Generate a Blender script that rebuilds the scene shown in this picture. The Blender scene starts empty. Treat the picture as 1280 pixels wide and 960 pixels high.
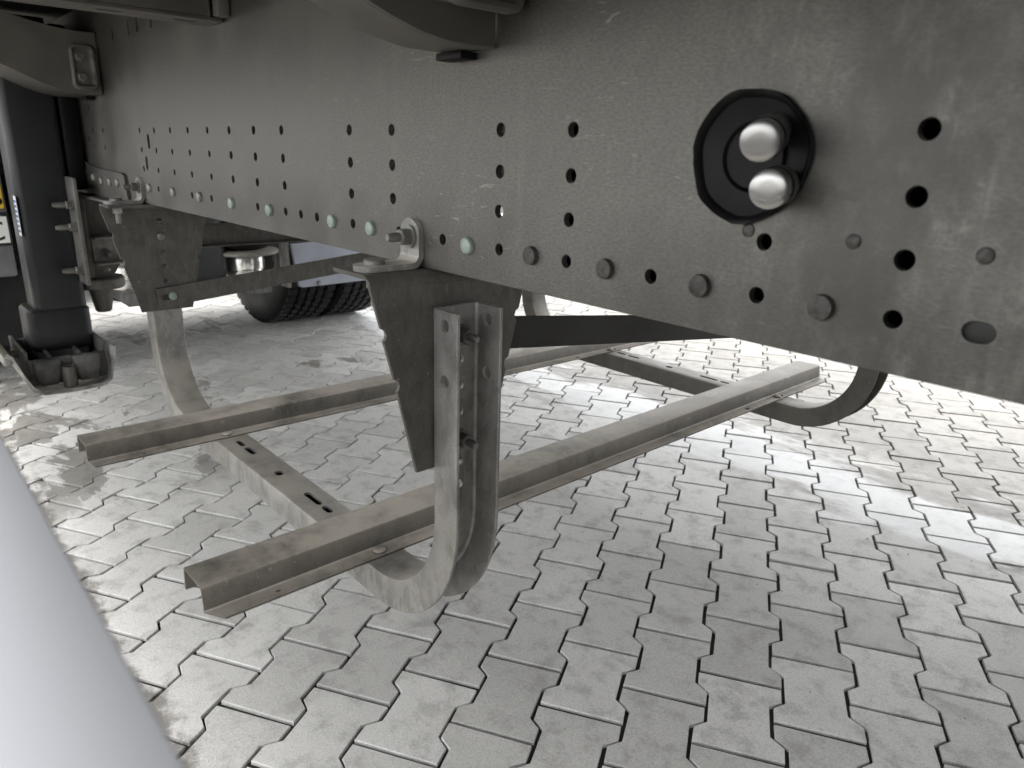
import bpy, bmesh, math, random
from mathutils import Vector, Matrix
random.seed(7)
C = bpy.context.scene.collection
HC = 0.9926                                  # eye height above the paving

# ------------------------------------------------------------------ camera
R = [[0.6612347107253334, 0.749659784771263, 0.027908142695069915],
     [0.24570501237580095, -0.18127331665213922, -0.9522442079442337],
     [-0.7088001863892195, 0.6365140939261572, -0.30405937579356246]]
cam = bpy.data.cameras.new('camera'); cam.sensor_width = 36.0; cam.lens = 912.93 / 1280 * 36
cam.clip_start = 0.02; cam.clip_end = 2000
cam.dof.use_dof = True; cam.dof.focus_distance = 1.1; cam.dof.aperture_fstop = 9.5
co = bpy.data.objects.new('camera', cam); C.objects.link(co)
co.matrix_world = Matrix(((R[0][0], -R[1][0], -R[2][0], 0), (R[0][1], -R[1][1], -R[2][1], 0),
                          (R[0][2], -R[1][2], -R[2][2], HC), (0, 0, 0, 1)))
bpy.context.scene.camera = co

# ------------------------------------------------------------------ sky, sun, exposure
SUN_EL, SUN_AZ = math.radians(73), math.radians(-108)      # azimuth of the sun from +X towards +Y
w = bpy.data.worlds.new('World'); bpy.context.scene.world = w; w.use_nodes = True
nt = w.node_tree; nt.nodes.clear()
sky = nt.nodes.new('ShaderNodeTexSky'); sky.sky_type = 'NISHITA'; sky.sun_disc = False
sky.sun_elevation = SUN_EL; sky.sun_rotation = math.pi / 2 - SUN_AZ; sky.dust_density = 4.0; sky.air_density = 1.0; sky.ozone_density = 1.0
hs = nt.nodes.new('ShaderNodeHueSaturation'); hs.inputs['Saturation'].default_value = 0.12    # overcast: a nearly colourless sky
bg = nt.nodes.new('ShaderNodeBackground'); bg.inputs['Strength'].default_value = 0.15
ow = nt.nodes.new('ShaderNodeOutputWorld')
nt.links.new(sky.outputs[0], hs.inputs['Color']); nt.links.new(hs.outputs[0], bg.inputs[0]); nt.links.new(bg.outputs[0], ow.inputs[0])
sl = bpy.data.lights.new('sun', 'SUN'); sl.energy = 0.5; sl.angle = math.radians(20); sl.color = (1.0, 0.965, 0.91)
so = bpy.data.objects.new('sun', sl); C.objects.link(so)
sd = Vector((math.cos(SUN_EL) * math.cos(SUN_AZ), math.cos(SUN_EL) * math.sin(SUN_AZ), math.sin(SUN_EL)))
so.rotation_euler = sd.to_track_quat('Z', 'Y').to_euler(); so.location = (3, 5, 8)
vs = bpy.context.scene.view_settings
vs.view_transform = 'Standard'; vs.look = 'None'; vs.exposure = 2.72; vs.gamma = 1.0
bpy.context.scene.cycles.max_bounces = 8; bpy.context.scene.cycles.diffuse_bounces = 5

# ------------------------------------------------------------------ materials
class NB:
    def __init__(s, name):
        s.m = bpy.data.materials.new(name); s.m.use_nodes = True
        s.t = s.m.node_tree; s.b = s.t.nodes['Principled BSDF']
        s.geo = s.t.nodes.new('ShaderNodeNewGeometry')
    def n(s, t, **kw):
        o = s.t.nodes.new(t)
        for k, v in kw.items(): setattr(o, k, v)
        return o
    def l(s, a, b): s.t.links.new(a, b)
    def pos(s, scale=(1, 1, 1), rot=(0, 0, 0)):
        mp = s.n('ShaderNodeMapping'); mp.inputs['Scale'].default_value = scale; mp.inputs['Rotation'].default_value = rot
        s.l(s.geo.outputs['Position'], mp.inputs['Vector']); return mp.outputs[0]
    def noise(s, scale, vec=None, detail=4, rough=0.55, dist=0.0):
        o = s.n('ShaderNodeTexNoise'); o.inputs['Scale'].default_value = scale; o.inputs['Detail'].default_value = detail
        o.inputs['Roughness'].default_value = rough; o.inputs['Distortion'].default_value = dist
        s.l(vec if vec else s.geo.outputs['Position'], o.inputs['Vector']); return o.outputs['Fac']
    def ramp(s, fac, stops):
        o = s.n('ShaderNodeMapRange'); o.interpolation_type = 'SMOOTHSTEP'
        (a, x), (b, y) = stops
        o.inputs['From Min'].default_value = a; o.inputs['From Max'].default_value = b
        o.inputs['To Min'].default_value = x; o.inputs['To Max'].default_value = y
        s.l(fac, o.inputs['Value']); return o.outputs[0]
    def math(s, op, a, b=None):
        o = s.n('ShaderNodeMath', operation=op)
        for i, v in enumerate((a, b)):
            if v is None: continue
            if isinstance(v, (int, float)): o.inputs[i].default_value = v
            else: s.l(v, o.inputs[i])
        return o.outputs[0]
    def mix(s, fac, a, b, blend='MIX'):
        o = s.n('ShaderNodeMix', data_type='RGBA', blend_type=blend)
        for idx, v in ((0, fac), (6, a), (7, b)):
            if isinstance(v, (int, float)): o.inputs[idx].default_value = v
            elif isinstance(v, tuple): o.inputs[idx].default_value = v + (1,) if len(v) == 3 else v
            else: s.l(v, o.inputs[idx])
        return o.outputs[2]
    def set(s, base=None, rough=None, metal=None, bump=None, bd=0.002, spec=None):
        for k, v in (('Base Color', base), ('Roughness', rough), ('Metallic', metal), ('Specular IOR Level', spec)):
            if v is None: continue
            if isinstance(v, (int, float)): s.b.inputs[k].default_value = v
            elif isinstance(v, tuple): s.b.inputs[k].default_value = v + (1,)
            else: s.l(v, s.b.inputs[k])
        if bump is not None:
            o = s.n('ShaderNodeBump'); o.inputs['Distance'].default_value = bd; o.inputs['Strength'].default_value = 1.0
            s.l(bump, o.inputs['Height']); s.l(o.outputs[0], s.b.inputs['Normal'])
        return s.m
    def xyz(s):
        o = s.n('ShaderNodeSeparateXYZ'); s.l(s.geo.outputs['Position'], o.inputs[0]); return o.outputs

def mat_plain(name, col, rough=0.5, metal=0.0, var=0.25, scale=30, bd=0.0004):
    b = NB(name); n = b.noise(scale); n2 = b.noise(scale * 0.2, detail=6)
    v = b.math('ADD', b.math('MULTIPLY', n, 0.5), b.math('MULTIPLY', n2, 0.5))
    k = b.ramp(v, ((0.3, 1 - var), (0.7, 1 + var)))
    col3 = b.mix(1.0, tuple(col), k, 'MULTIPLY')
    return b.set(col3, b.ramp(n2, ((0.3, rough - 0.08), (0.7, rough + 0.08))), metal, n, bd)

def dull(m, v): m.node_tree.nodes['Principled BSDF'].inputs['Specular IOR Level'].default_value = v
def mat_web():
    b = NB('galvanised_web')
    fine = b.noise(520, b.pos((0.4, 1, 1)), 4, 0.75)
    mid = b.noise(11, None, 7, 0.6)
    streak = b.noise(26, b.pos((1, 1, 0.06)), 5, 0.6)
    hair = b.noise(130, b.pos((0.22, 1, 1.2), (0, 0.42, 0)), 3, 0.5, 1.2)      # fine scratches lying nearly flat
    hair2 = b.noise(110, b.pos((0.25, 1, 1.3), (0, -0.35, 0)), 2, 0.5, 1.5)
    x = b.xyz()
    base = b.mix(b.ramp(mid, ((0.3, 0), (0.72, 1))), (0.112, 0.108, 0.099), (0.156, 0.150, 0.138))
    base = b.mix(b.math('MULTIPLY', b.ramp(streak, ((0.54, 0), (0.74, 1))), 0.22), base, (0.19, 0.184, 0.168))
    base = b.mix(b.math('MULTIPLY', b.ramp(fine, ((0.36, 1), (0.62, 0))), 0.42), base, (0.055, 0.053, 0.048))
    s1 = b.math('MAXIMUM', b.ramp(hair, ((0.665, 0), (0.72, 1))), b.ramp(hair2, ((0.675, 0), (0.73, 1))))
    patch = b.ramp(b.noise(6, None, 2), ((0.42, 0), (0.62, 1)))
    base = b.mix(b.math('MULTIPLY', b.math('MULTIPLY', s1, patch), b.math('MULTIPLY', b.ramp(x[0], ((-1.1, 0.12), (-0.55, 0.62))), b.ramp(x[0], ((-0.36, 1), (-0.2, 0.45))))), base, (0.30, 0.29, 0.26))
    # chalky bloom on the end nearest the couplings, in runs and blotches
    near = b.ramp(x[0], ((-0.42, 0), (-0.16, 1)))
    runs = b.ramp(b.noise(60, b.pos((1, 1, 0.13)), 4, 0.6), ((0.50, 0), (0.74, 1)))
    blot = b.ramp(b.noise(24, b.pos((1, 1, 0.75)), 9, 0.75), ((0.49, 0), (0.70, 1)))
    base = b.mix(b.math('MULTIPLY', b.math('MULTIPLY', near, b.math('MAXIMUM', b.math('MULTIPLY', runs, 0.45), blot)), 0.38), base, (0.42, 0.41, 0.36))
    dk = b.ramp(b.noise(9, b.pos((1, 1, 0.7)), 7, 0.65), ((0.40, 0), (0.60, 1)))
    base = b.mix(b.math('MULTIPLY', b.math('MULTIPLY', near, dk), 0.8), base, (0.06, 0.059, 0.055))  # dark grime blotches that also paint in the shade of the near end
    h = b.math('ADD', b.math('MULTIPLY', fine, 0.3), b.math('MULTIPLY', mid, 1.0))
    return b.set(base, b.ramp(mid, ((0.3, 0.44), (0.7, 0.54))), 0.75, h, 0.0002)

def mat_galv(name, a, c, dust=0.0, dustcol=(0.24, 0.215, 0.18), metal=0.5, rough=0.5, speck=0.0):
    b = NB(name)
    vor = b.n('ShaderNodeTexVoronoi'); vor.inputs['Scale'].default_value = 90
    b.l(b.pos((1, 1, 0.5)), vor.inputs['Vector'])
    sep = b.n('ShaderNodeSeparateColor'); b.l(vor.outputs['Color'], sep.inputs[0])
    n = b.noise(18, None, 7, 0.62); fine = b.noise(320, None, 3, 0.6)
    run = b.noise(45, b.pos((1, 1, 0.15)), 5, 0.6)
    v = b.math('ADD', b.math('MULTIPLY', n, 0.55), b.math('ADD', b.math('MULTIPLY', sep.outputs[0], 0.14), b.math('MULTIPLY', run, 0.31)))
    base = b.mix(b.ramp(v, ((0.34, 0), (0.64, 1))), a, c)
    base = b.mix(b.math('MULTIPLY', b.ramp(fine, ((0.4, 1), (0.62, 0))), 0.22), base, tuple(k * 0.45 for k in a))
    sp = b.ramp(b.noise(210, None, 2), ((0.70, 0), (0.76, 1)))
    base = b.mix(b.math('MULTIPLY', sp, 0.5), base, (0.5, 0.48, 0.43))
    met = metal
    if dust > 0:
        nz = b.n('ShaderNodeSeparateXYZ'); b.l(b.geo.outputs['Normal'], nz.inputs[0])
        up = b.ramp(nz.outputs[2], ((0.1, 0.18), (0.8, 1)))
        pat = b.ramp(b.noise(9, None, 8, 0.68), ((0.22, 0.25), (0.6, 1)))
        d = b.math('MULTIPLY', b.math('MULTIPLY', up, pat), dust)
        base = b.mix(d, base, dustcol)
        if speck > 0:
            bd_ = b.ramp(b.noise(38, None, 1), ((0.735, 0), (0.76, 1)))
            base = b.mix(b.math('MULTIPLY', b.math('MULTIPLY', bd_, up), speck), base, (0.58, 0.55, 0.46))
        rs = b.ramp(b.noise(7, b.pos((1, 1, 1)), 5, 0.7), ((0.64, 0), (0.76, 1)))
        base = b.mix(b.math('MULTIPLY', rs, 0.28), base, (0.17, 0.10, 0.06))
        met = b.math('SUBTRACT', metal, b.math('MULTIPLY', d, metal * 0.95))
    return b.set(base, b.ramp(n, ((0.3, rough - 0.08), (0.7, rough + 0.1))), met, b.math('ADD', fine, b.math('MULTIPLY', n, 2.0)), 0.0003)

def mat_paver():
    b = NB('concrete_paver')
    oi = b.n('ShaderNodeObjectInfo')
    rnd = b.math('FRACT', b.math('ADD', oi.outputs['Random'], b.geo.outputs['Random Per Island']))
    x = b.xyz(); Y = x[1]
    base = b.mix(rnd, (0.40, 0.392, 0.368), (0.56, 0.55, 0.52))
    mott = b.noise(16, None, 8, 0.66)
    base = b.mix(b.math('MULTIPLY', b.ramp(mott, ((0.48, 0), (0.66, 1))), 0.5), base, (0.235, 0.222, 0.203))
    blo = b.noise(7.5, None, 6, 0.7, 0.3); base = b.mix(b.math('MULTIPLY', b.ramp(blo, ((0.56, 0), (0.68, 1))), 0.42), base, (0.215, 0.205, 0.19))
    base = b.mix(b.math('MULTIPLY', b.ramp(b.noise(5, None, 4, 0.6), ((0.5, 0), (0.75, 1))), 0.34), base, (0.53, 0.515, 0.48))
    agg = b.noise(290, None, 5, 0.85)
    base = b.mix(b.math('MULTIPLY', b.ramp(agg, ((0.34, 1), (0.54, 0))), 0.5), base, (0.15, 0.145, 0.134))
    base = b.mix(b.math('MULTIPLY', b.ramp(agg, ((0.57, 0), (0.68, 1))), 0.42), base, (0.70, 0.69, 0.65))
    spots = b.ramp(b.noise(46, None, 3, 0.6), ((0.69, 0), (0.78, 1)))
    base = b.mix(b.math('MULTIPLY', spots, 0.35), base, (0.13, 0.12, 0.105))
    # rain: wet outside the trailer's drip lines and in a few leaks below it
    wob = b.math('MULTIPLY', b.math('SUBTRACT', b.noise(9, None, 6, 0.7), 0.5), 0.16)
    nearw = b.ramp(b.math('ADD', Y, wob), ((0.245, 1), (0.275, 0)))
    wn = b.noise(1.7, b.pos((0.75, 1.5, 1)), 7, 0.62, 0.4)
    fgate = b.ramp(b.math('ADD', Y, b.math('MULTIPLY', wob, 1.5)), ((1.98, 0), (2.12, 1)))
    farw = b.math('MULTIPLY', fgate, b.math('MAXIMUM', b.ramp(wn, ((0.47, 0.0), (0.53, 1))), b.math('MULTIPLY', b.ramp(b.math('ADD', Y, b.math('MULTIPLY', wob, 2.0)), ((2.42, 0), (2.62, 1))), 0.95)))
    leftg = b.math('MULTIPLY', b.ramp(x[0], ((-2.35, 1), (-2.0, 0))), 1.0)
    lowy = b.ramp(Y, ((0.35, 0.06), (0.95, -0.05)))
    leak = b.math('MULTIPLY', leftg, b.ramp(b.math('ADD', lowy, b.noise(2.6, b.pos((0.8, 1.7, 1)), 8, 0.66, 0.3)), ((0.55, 0), (0.577, 1))))
    wet = b.math('MAXIMUM', nearw, b.math('MAXIMUM', farw, leak))
    # wet sky sheen painted as a pale band along the far drip line
    yb = b.math('ADD', Y, b.math('MULTIPLY', b.math('SUBTRACT', b.noise(3.2, b.pos((0.6, 1.6, 1)), 6, 0.6), 0.5), 0.75))
    sheen = b.math('MULTIPLY', b.ramp(yb, ((2.02, 0), (2.12, 1))), b.ramp(yb, ((2.34, 1), (2.44, 0))))
    base = b.mix(b.math('MULTIPLY', sheen, 0.42), base, (0.66, 0.665, 0.66))
    wet2 = b.math('MULTIPLY', wet, b.math('SUBTRACT', 1.0, b.math('MULTIPLY', sheen, 0.9)))
    base = b.mix(b.math('MULTIPLY', nearw, 0.55), base, (0.5, 0.48, 0.45), 'MULTIPLY')
    base = b.mix(b.math('MULTIPLY', wet2, 0.85), base, (0.40, 0.383, 0.355), 'MULTIPLY')
    rough = b.math('SUBTRACT', b.ramp(mott, ((0.3, 0.70), (0.7, 0.84))), b.math('MULTIPLY', b.math('MULTIPLY', wet, b.math('SUBTRACT', 1.0, nearw)), 0.20))
    h = b.math('ADD', b.math('MULTIPLY', agg, 1.0), b.math('MULTIPLY', mott, 1.6))
    return b.set(base, rough, 0.0, h, 0.0012)

M = {}
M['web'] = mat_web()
M['galv'] = mat_galv('hot_dip_galvanised', (0.145, 0.145, 0.142), (0.285, 0.284, 0.277), 0.9, (0.44, 0.405, 0.35), 0.5, 0.45)
M['galv_dark'] = mat_galv('weathered_galvanised', (0.072, 0.07, 0.064), (0.12, 0.117, 0.107), 0.3, (0.20, 0.18, 0.15), 0.45, 0.5)
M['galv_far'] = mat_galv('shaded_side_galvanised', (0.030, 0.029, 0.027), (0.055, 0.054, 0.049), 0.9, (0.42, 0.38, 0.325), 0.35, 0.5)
M['strap_dark'] = mat_plain('dark_strap', (0.015, 0.0145, 0.013), 0.7, 0.0, 0.3, 20)
M['rail'] = mat_galv('dusty_rail_steel', (0.036, 0.034, 0.030), (0.066, 0.063, 0.056), 0.95, (0.58, 0.53, 0.455), 0.35, 0.55, 0.8)
M['bolt'] = mat_plain('zinc_bolt', (0.19, 0.187, 0.174), 0.42, 0.6)
M['rivet'] = mat_plain('pale_green_rivet', (0.25, 0.30, 0.265), 0.5, 0.15, 0.2, 60)
M['rivet_grey'] = mat_plain('grey_rivet', (0.22, 0.218, 0.20), 0.5, 0.3, 0.2, 60)
M['rivet_dark'] = mat_plain('dark_rivet', (0.06, 0.058, 0.053), 0.6, 0.4, 0.55, 160, 0.0014)
M['black'] = mat_plain('black_paint', (0.011, 0.012, 0.014), 0.42, 0.0, 0.3, 22)
M['black_worn'] = mat_plain('worn_black_casting', (0.13, 0.129, 0.125), 0.5, 0.25, 0.6, 28, 0.001)
M['cast'] = mat_plain('scuffed_casting', (0.42, 0.415, 0.40), 0.55, 0.3, 0.6, 30, 0.001)
M['dirty_steel'] = mat_plain('dirty_plate', (0.17, 0.165, 0.152), 0.5, 0.3, 0.45, 14)
M['outrigger'] = mat_plain('pressed_steel_outrigger', (0.14, 0.133, 0.12), 0.5, 0.4, 0.2, 12)
M['floor'] = mat_plain('trailer_underside', (0.20, 0.19, 0.172), 0.7, 0.0, 0.2, 6)
M['floor_bounce'] = mat_plain('pale_bounce_floor', (0.52, 0.50, 0.46), 0.7, 0.0, 0.12, 6)
M['rubber'] = mat_plain('black_rubber', (0.008, 0.008, 0.008), 0.55, 0.0, 0.35, 25, 0.0008)
M['grommet'] = mat_plain('grommet_rubber', (0.006, 0.006, 0.0065), 0.5, 0.0, 0.3, 25, 0.0005)
M['rim'] = mat_plain('dull_wheel_rim', (0.10, 0.098, 0.09), 0.5, 0.3, 0.3, 12)
dull(M['grommet'], 0.15); dull(M['rubber'], 0.25)
M['cap'] = mat_plain('brushed_cap', (0.36, 0.36, 0.355), 0.32, 0.92, 0.05, 40, 0.00004)
M['alu'] = mat_plain('anodised_aluminium', (0.33, 0.336, 0.352), 0.8, 0.0, 0.04, 5, 0.0001)
M['polished'] = mat_plain('polished_piston', (0.7, 0.69, 0.66), 0.22, 0.9, 0.1, 20)
M['silver_panel'] = mat_plain('silver_panel', (0.20, 0.215, 0.245), 0.45, 0.3, 0.15, 12)
M['yellow'] = mat_plain('yellow_sheet', (0.62, 0.43, 0.02), 0.5, 0.0, 0.1, 20)
M['white'] = mat_plain('white_plate', (0.75, 0.75, 0.73), 0.4, 0.0, 0.06, 20)
M['tail'] = mat_plain('grimy_tail_panel', (0.10, 0.102, 0.105), 0.55, 0.1, 0.4, 12)
M['blue'] = mat_plain('blue_print', (0.06, 0.12, 0.38), 0.5, 0.0, 0.1, 20)
M['sand'] = mat_plain('joint_sand', (0.018, 0.016, 0.014), 0.95, 0.0, 0.35, 60, 0.002)
M['yard'] = mat_plain('yard_concrete', (0.33, 0.32, 0.30), 0.85, 0.0, 0.2, 3, 0.002)
M['paver'] = mat_paver()

# ------------------------------------------------------------------ building helpers
WORLD = {}
def empty(name, loc, label, cat, parent=None):
    o = bpy.data.objects.new(name, None); C.objects.link(o); o.empty_display_size = 0.1
    loc = Vector(loc); WORLD[o.name] = loc.copy(); o.location = loc
    if label: o['label'] = label
    if cat: o['category'] = cat
    return o
def wloc(o): return WORLD[o.name]
def link(name, me, mat, parent=None, loc=(0, 0, 0), rot=None, label=None):
    """me holds coordinates relative to loc (world axes); parents are never rotated"""
    o = bpy.data.objects.new(name, me); C.objects.link(o)
    if mat is not None and len(me.materials) == 0: me.materials.append(M[mat])
    loc = Vector(loc); WORLD[o.name] = loc.copy()
    if parent: o.parent = parent; o.location = loc - wloc(parent)
    else: o.location = loc
    if rot is not None: o.rotation_euler = rot
    if label: o['label'] = label
    return o
def recentre(me):
    vs_ = me.vertices; lo = [min(v.co[i] for v in vs_) for i in range(3)]; hi = [max(v.co[i] for v in vs_) for i in range(3)]
    c = Vector([(a + b) / 2 for a, b in zip(lo, hi)])
    me.transform(Matrix.Translation(-c)); return c
def place(name, me, mat, parent, label=None):
    c = recentre(me); return link(name, me, mat, parent, c, None, label)
def smooth(me, ang=35):
    me.polygons.foreach_set('use_smooth', [True] * len(me.polygons))
    me.set_sharp_from_angle(angle=math.radians(ang)); return me
def from_bm(bm, sm=True, ang=35):
    me = bpy.data.meshes.new('mesh'); bmesh.ops.recalc_face_normals(bm, faces=bm.faces); bm.to_mesh(me); bm.free()
    return smooth(me, ang) if sm else me
def z(v): return v + HC

def circ(cx, cy, r, n=18, rx=None, jit=0.0):
    rx = rx or r
    return [(cx + rx * (1 + random.uniform(-jit, jit)) * math.cos(2 * math.pi * i / n), cy + r * (1 + random.uniform(-jit, jit)) * math.sin(2 * math.pi * i / n)) for i in range(n)]
def slot(cx, cy, hl, r, ang=0, n=6):
    pts = []
    for s, a0 in ((1, -math.pi / 2), (-1, math.pi / 2)):
        for i in range(n + 1):
            a = a0 + math.pi * i / n; pts.append((s * hl + r * math.cos(a), r * math.sin(a)))
    ca, sa = math.cos(ang), math.sin(ang)
    return [(cx + a * ca - b * sa, cy + a * sa + b * ca) for a, b in pts]
def rrect(x0, y0, x1, y1, r, n=5):
    pts = []
    for cx, cy, a0 in ((x1 - r, y1 - r, 0), (x0 + r, y1 - r, 90), (x0 + r, y0 + r, 180), (x1 - r, y0 + r, 270)):
        for i in range(n + 1):
            a = math.radians(a0 + 90 * i / n); pts.append((cx + r * math.cos(a), cy + r * math.sin(a)))
    return pts
AX = {'XZ': lambda a, b, c: (a, c, b), 'YZ': lambda a, b, c: (c, a, b), 'XY': lambda a, b, c: (a, b, c)}
def plate(outline, holes, t, plane, at, bevel=0.0008):
    """flat plate cut from an outline, with real holes and eased edges; 'at' = middle plane's coordinate"""
    cu = bpy.data.curves.new('c', 'CURVE'); cu.dimensions = '2D'; cu.fill_mode = 'BOTH'
    cu.extrude = t / 2 - bevel; cu.bevel_depth = bevel; cu.bevel_resolution = 1; cu.offset = -bevel
    for ring in [outline] + list(holes):
        sp = cu.splines.new('POLY'); sp.points.add(len(ring) - 1); sp.use_cyclic_u = True
        for p_, q in zip(sp.points, ring): p_.co = (q[0], q[1], 0, 1)
    ob = bpy.data.objects.new('tmp', cu); C.objects.link(ob)
    dg = bpy.context.evaluated_depsgraph_get(); me = bpy.data.meshes.new_from_object(ob.evaluated_get(dg))
    bpy.data.objects.remove(ob); bpy.data.curves.remove(cu)
    for v in me.vertices: v.co = AX[plane](v.co.x, v.co.y, v.co.z + at)
    if plane == 'XZ':
        me.flip_normals()
    me.materials.clear()
    bm = bmesh.new(); bm.from_mesh(me); bmesh.ops.remove_doubles(bm, verts=bm.verts, dist=1e-6)
    bmesh.ops.recalc_face_normals(bm, faces=bm.faces); bm.to_mesh(me); bm.free()
    return smooth(me, 12)
def box_bm(bm, x0, x1, y0, y1, z0, z1, bev=0.0, seg=2):
    r = bmesh.ops.create_cube(bm, size=1.0)
    for v in r['verts']:
        v.co = Vector(((x0 + x1) / 2 + v.co.x * (x1 - x0), (y0 + y1) / 2 + v.co.y * (y1 - y0), (z0 + z1) / 2 + v.co.z * (z1 - z0)))
    if bev > 0:
        ed = list({e for v in r['verts'] for e in v.link_edges})
        bmesh.ops.bevel(bm, geom=ed, offset=bev, segments=seg, profile=0.5, affect='EDGES')
def box(x0, x1, y0, y1, z0, z1, bev=0.002, seg=2):
    bm = bmesh.new(); box_bm(bm, x0, x1, y0, y1, z0, z1, bev, seg); return from_bm(bm)
def sweep(path, prof, closed=True, cap=True):
    """path: list of (point, u, v) frames; prof: list of (a, b); vertex = p + a*u + b*v"""
    bm = bmesh.new(); rings = []
    for p_, u, v in path: rings.append([bm.verts.new(Vector(p_) + Vector(u) * a + Vector(v) * b) for a, b in prof])
    n = len(prof)
    for r0, r1 in zip(rings, rings[1:]):
        for i in range(n if closed else n - 1):
            j = (i + 1) % n; bm.faces.new((r0[i], r0[j], r1[j], r1[i]))
    if cap and closed: bm.faces.new(rings[0]); bm.faces.new(list(reversed(rings[-1])))
    return bm
def lathe_bm(bm, prof, seg=20, axis='Z', at=(0, 0, 0)):
    """prof: list of (radius, height)"""
    at = Vector(at)
    def P(r, h, a):
        c, s = r * math.cos(a), r * math.sin(a)
        return at + {'Z': Vector((c, s, h)), 'Y': Vector((c, h, s)), 'X': Vector((h, c, s))}[axis]
    rings = []
    for r, h in prof:
        rings.append([bm.verts.new(P(r, h, 2 * math.pi * i / seg)) for i in range(seg)] if r > 1e-6 else [bm.verts.new(P(0, h, 0))])
    for a, b_ in zip(rings, rings[1:]):
        for i in range(seg):
            j = (i + 1) % seg
            f = [a[i % len(a)], a[j % len(a)], b_[j % len(b_)], b_[i % len(b_)]]
            f = list(dict.fromkeys(f))
            if len(f) > 2: bm.faces.new(f)
def boolean_cut(me, cut_bm):
    cm = from_bm(cut_bm, False)
    a = bpy.data.objects.new('a', me); b_ = bpy.data.objects.new('b', cm); C.objects.link(a); C.objects.link(b_)
    md = a.modifiers.new('cut', 'BOOLEAN'); md.operation = 'DIFFERENCE'; md.object = b_; md.solver = 'EXACT'
    dg = bpy.context.evaluated_depsgraph_get(); out = bpy.data.meshes.new_from_object(a.evaluated_get(dg))
    bpy.data.objects.remove(a); bpy.data.objects.remove(b_)
    return smooth(out, 32)
def cyl_cut(bm, p0, axis, r, hl, rx=1.0, n=16):
    at = Vector(p0); rings = []
    for h in (-hl, hl):
        ring = []
        for i in range(n):
            a = 2 * math.pi * i / n; c, s = r * rx * math.cos(a), r * math.sin(a)
            ring.append(bm.verts.new(at + {'X': Vector((h, c, s)), 'Y': Vector((c, h, s)), 'Z': Vector((c, s, h))}[axis]))
        rings.append(ring)
    for i in range(n):
        j = (i + 1) % n; bm.faces.new((rings[0][i], rings[0][j], rings[1][j], rings[1][i]))
    bm.faces.new(rings[0]); bm.faces.new(list(reversed(rings[1])))

def prism_cut(bm, ring, z0, z1):
    a = [bm.verts.new((x, y, z0)) for x, y in ring]; b_ = [bm.verts.new((x, y, z1)) for x, y in ring]
    for i in range(len(a)):
        j = (i + 1) % len(a); bm.faces.new((a[i], a[j], b_[j], b_[i]))
    bm.faces.new(a); bm.faces.new(list(reversed(b_)))

# shared fasteners (built along +Z from the seat at z = 0)
def hexbolt(af, hh, washer, shank_r, shank_l, wt=0.003):
    bm = bmesh.new()
    lathe_bm(bm, [(0, 0), (washer, 0), (washer, wt), (af * 0.45, wt + 1e-5)], 24)
    r = af / 2 / math.cos(math.pi / 6)
    lathe_bm(bm, [(r * 0.99, wt), (r, wt + 0.001), (r, wt + hh - 0.0015), (r * 0.88, wt + hh), (0, wt + hh)], 6)
    if shank_l > 0:
        lathe_bm(bm, [(shank_r, wt + hh - 0.001), (shank_r, wt + hh + shank_l * 0.7), (shank_r * 0.72, wt + hh + shank_l), (0, wt + hh + shank_l)], 12)
    return from_bm(bm, True, 30)
def domehead(r, h, flat=0.6):
    bm = bmesh.new(); lathe_bm(bm, [(r, 0), (r, h * 0.45), (r * 0.93, h * 0.8), (r * flat, h), (0, h * 1.02)], 20)
    return from_bm(bm, True, 60)
ME_NUT = hexbolt(0.018, 0.013, 0.0135, 0.0055, 0.016)
ME_BOLT = hexbolt(0.018, 0.009, 0.013, 0.006, 0.0)
ME_STUD = hexbolt(0.019, 0.014, 0.014, 0.0075, 0.03)
ME_RIVET = domehead(0.0095, 0.0055, 0.75)
ME_DOME = domehead(0.0093, 0.0065, 0.35)
ME_SMALL = domehead(0.0075, 0.005, 0.5)
ROT = {'-Y': (math.pi / 2, 0, 0), '+X': (0, math.pi / 2, 0), '-X': (0, -math.pi / 2, 0), '+Z': (0, 0, 0), '-Z': (math.pi, 0, 0), '+Y': (-math.pi / 2, 0, 0)}
USED = set()
def fast(name, me, mat, parent, loc, d):
    key = (me.name, mat)
    if len(me.materials) and me.materials[0] != M[mat]: me = me.copy(); me.materials.clear()
    return link(name, me, mat, parent, loc, ROT[d])
MEV = {}
def fastener(name, me, mat, parent, loc, d):
    k = (me.name, mat)
    if k not in MEV:
        c = me.copy(); c.materials.clear(); c.materials.append(M[mat]); MEV[k] = c
    return link(name, MEV[k], mat, parent, loc, ROT[d])

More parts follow.
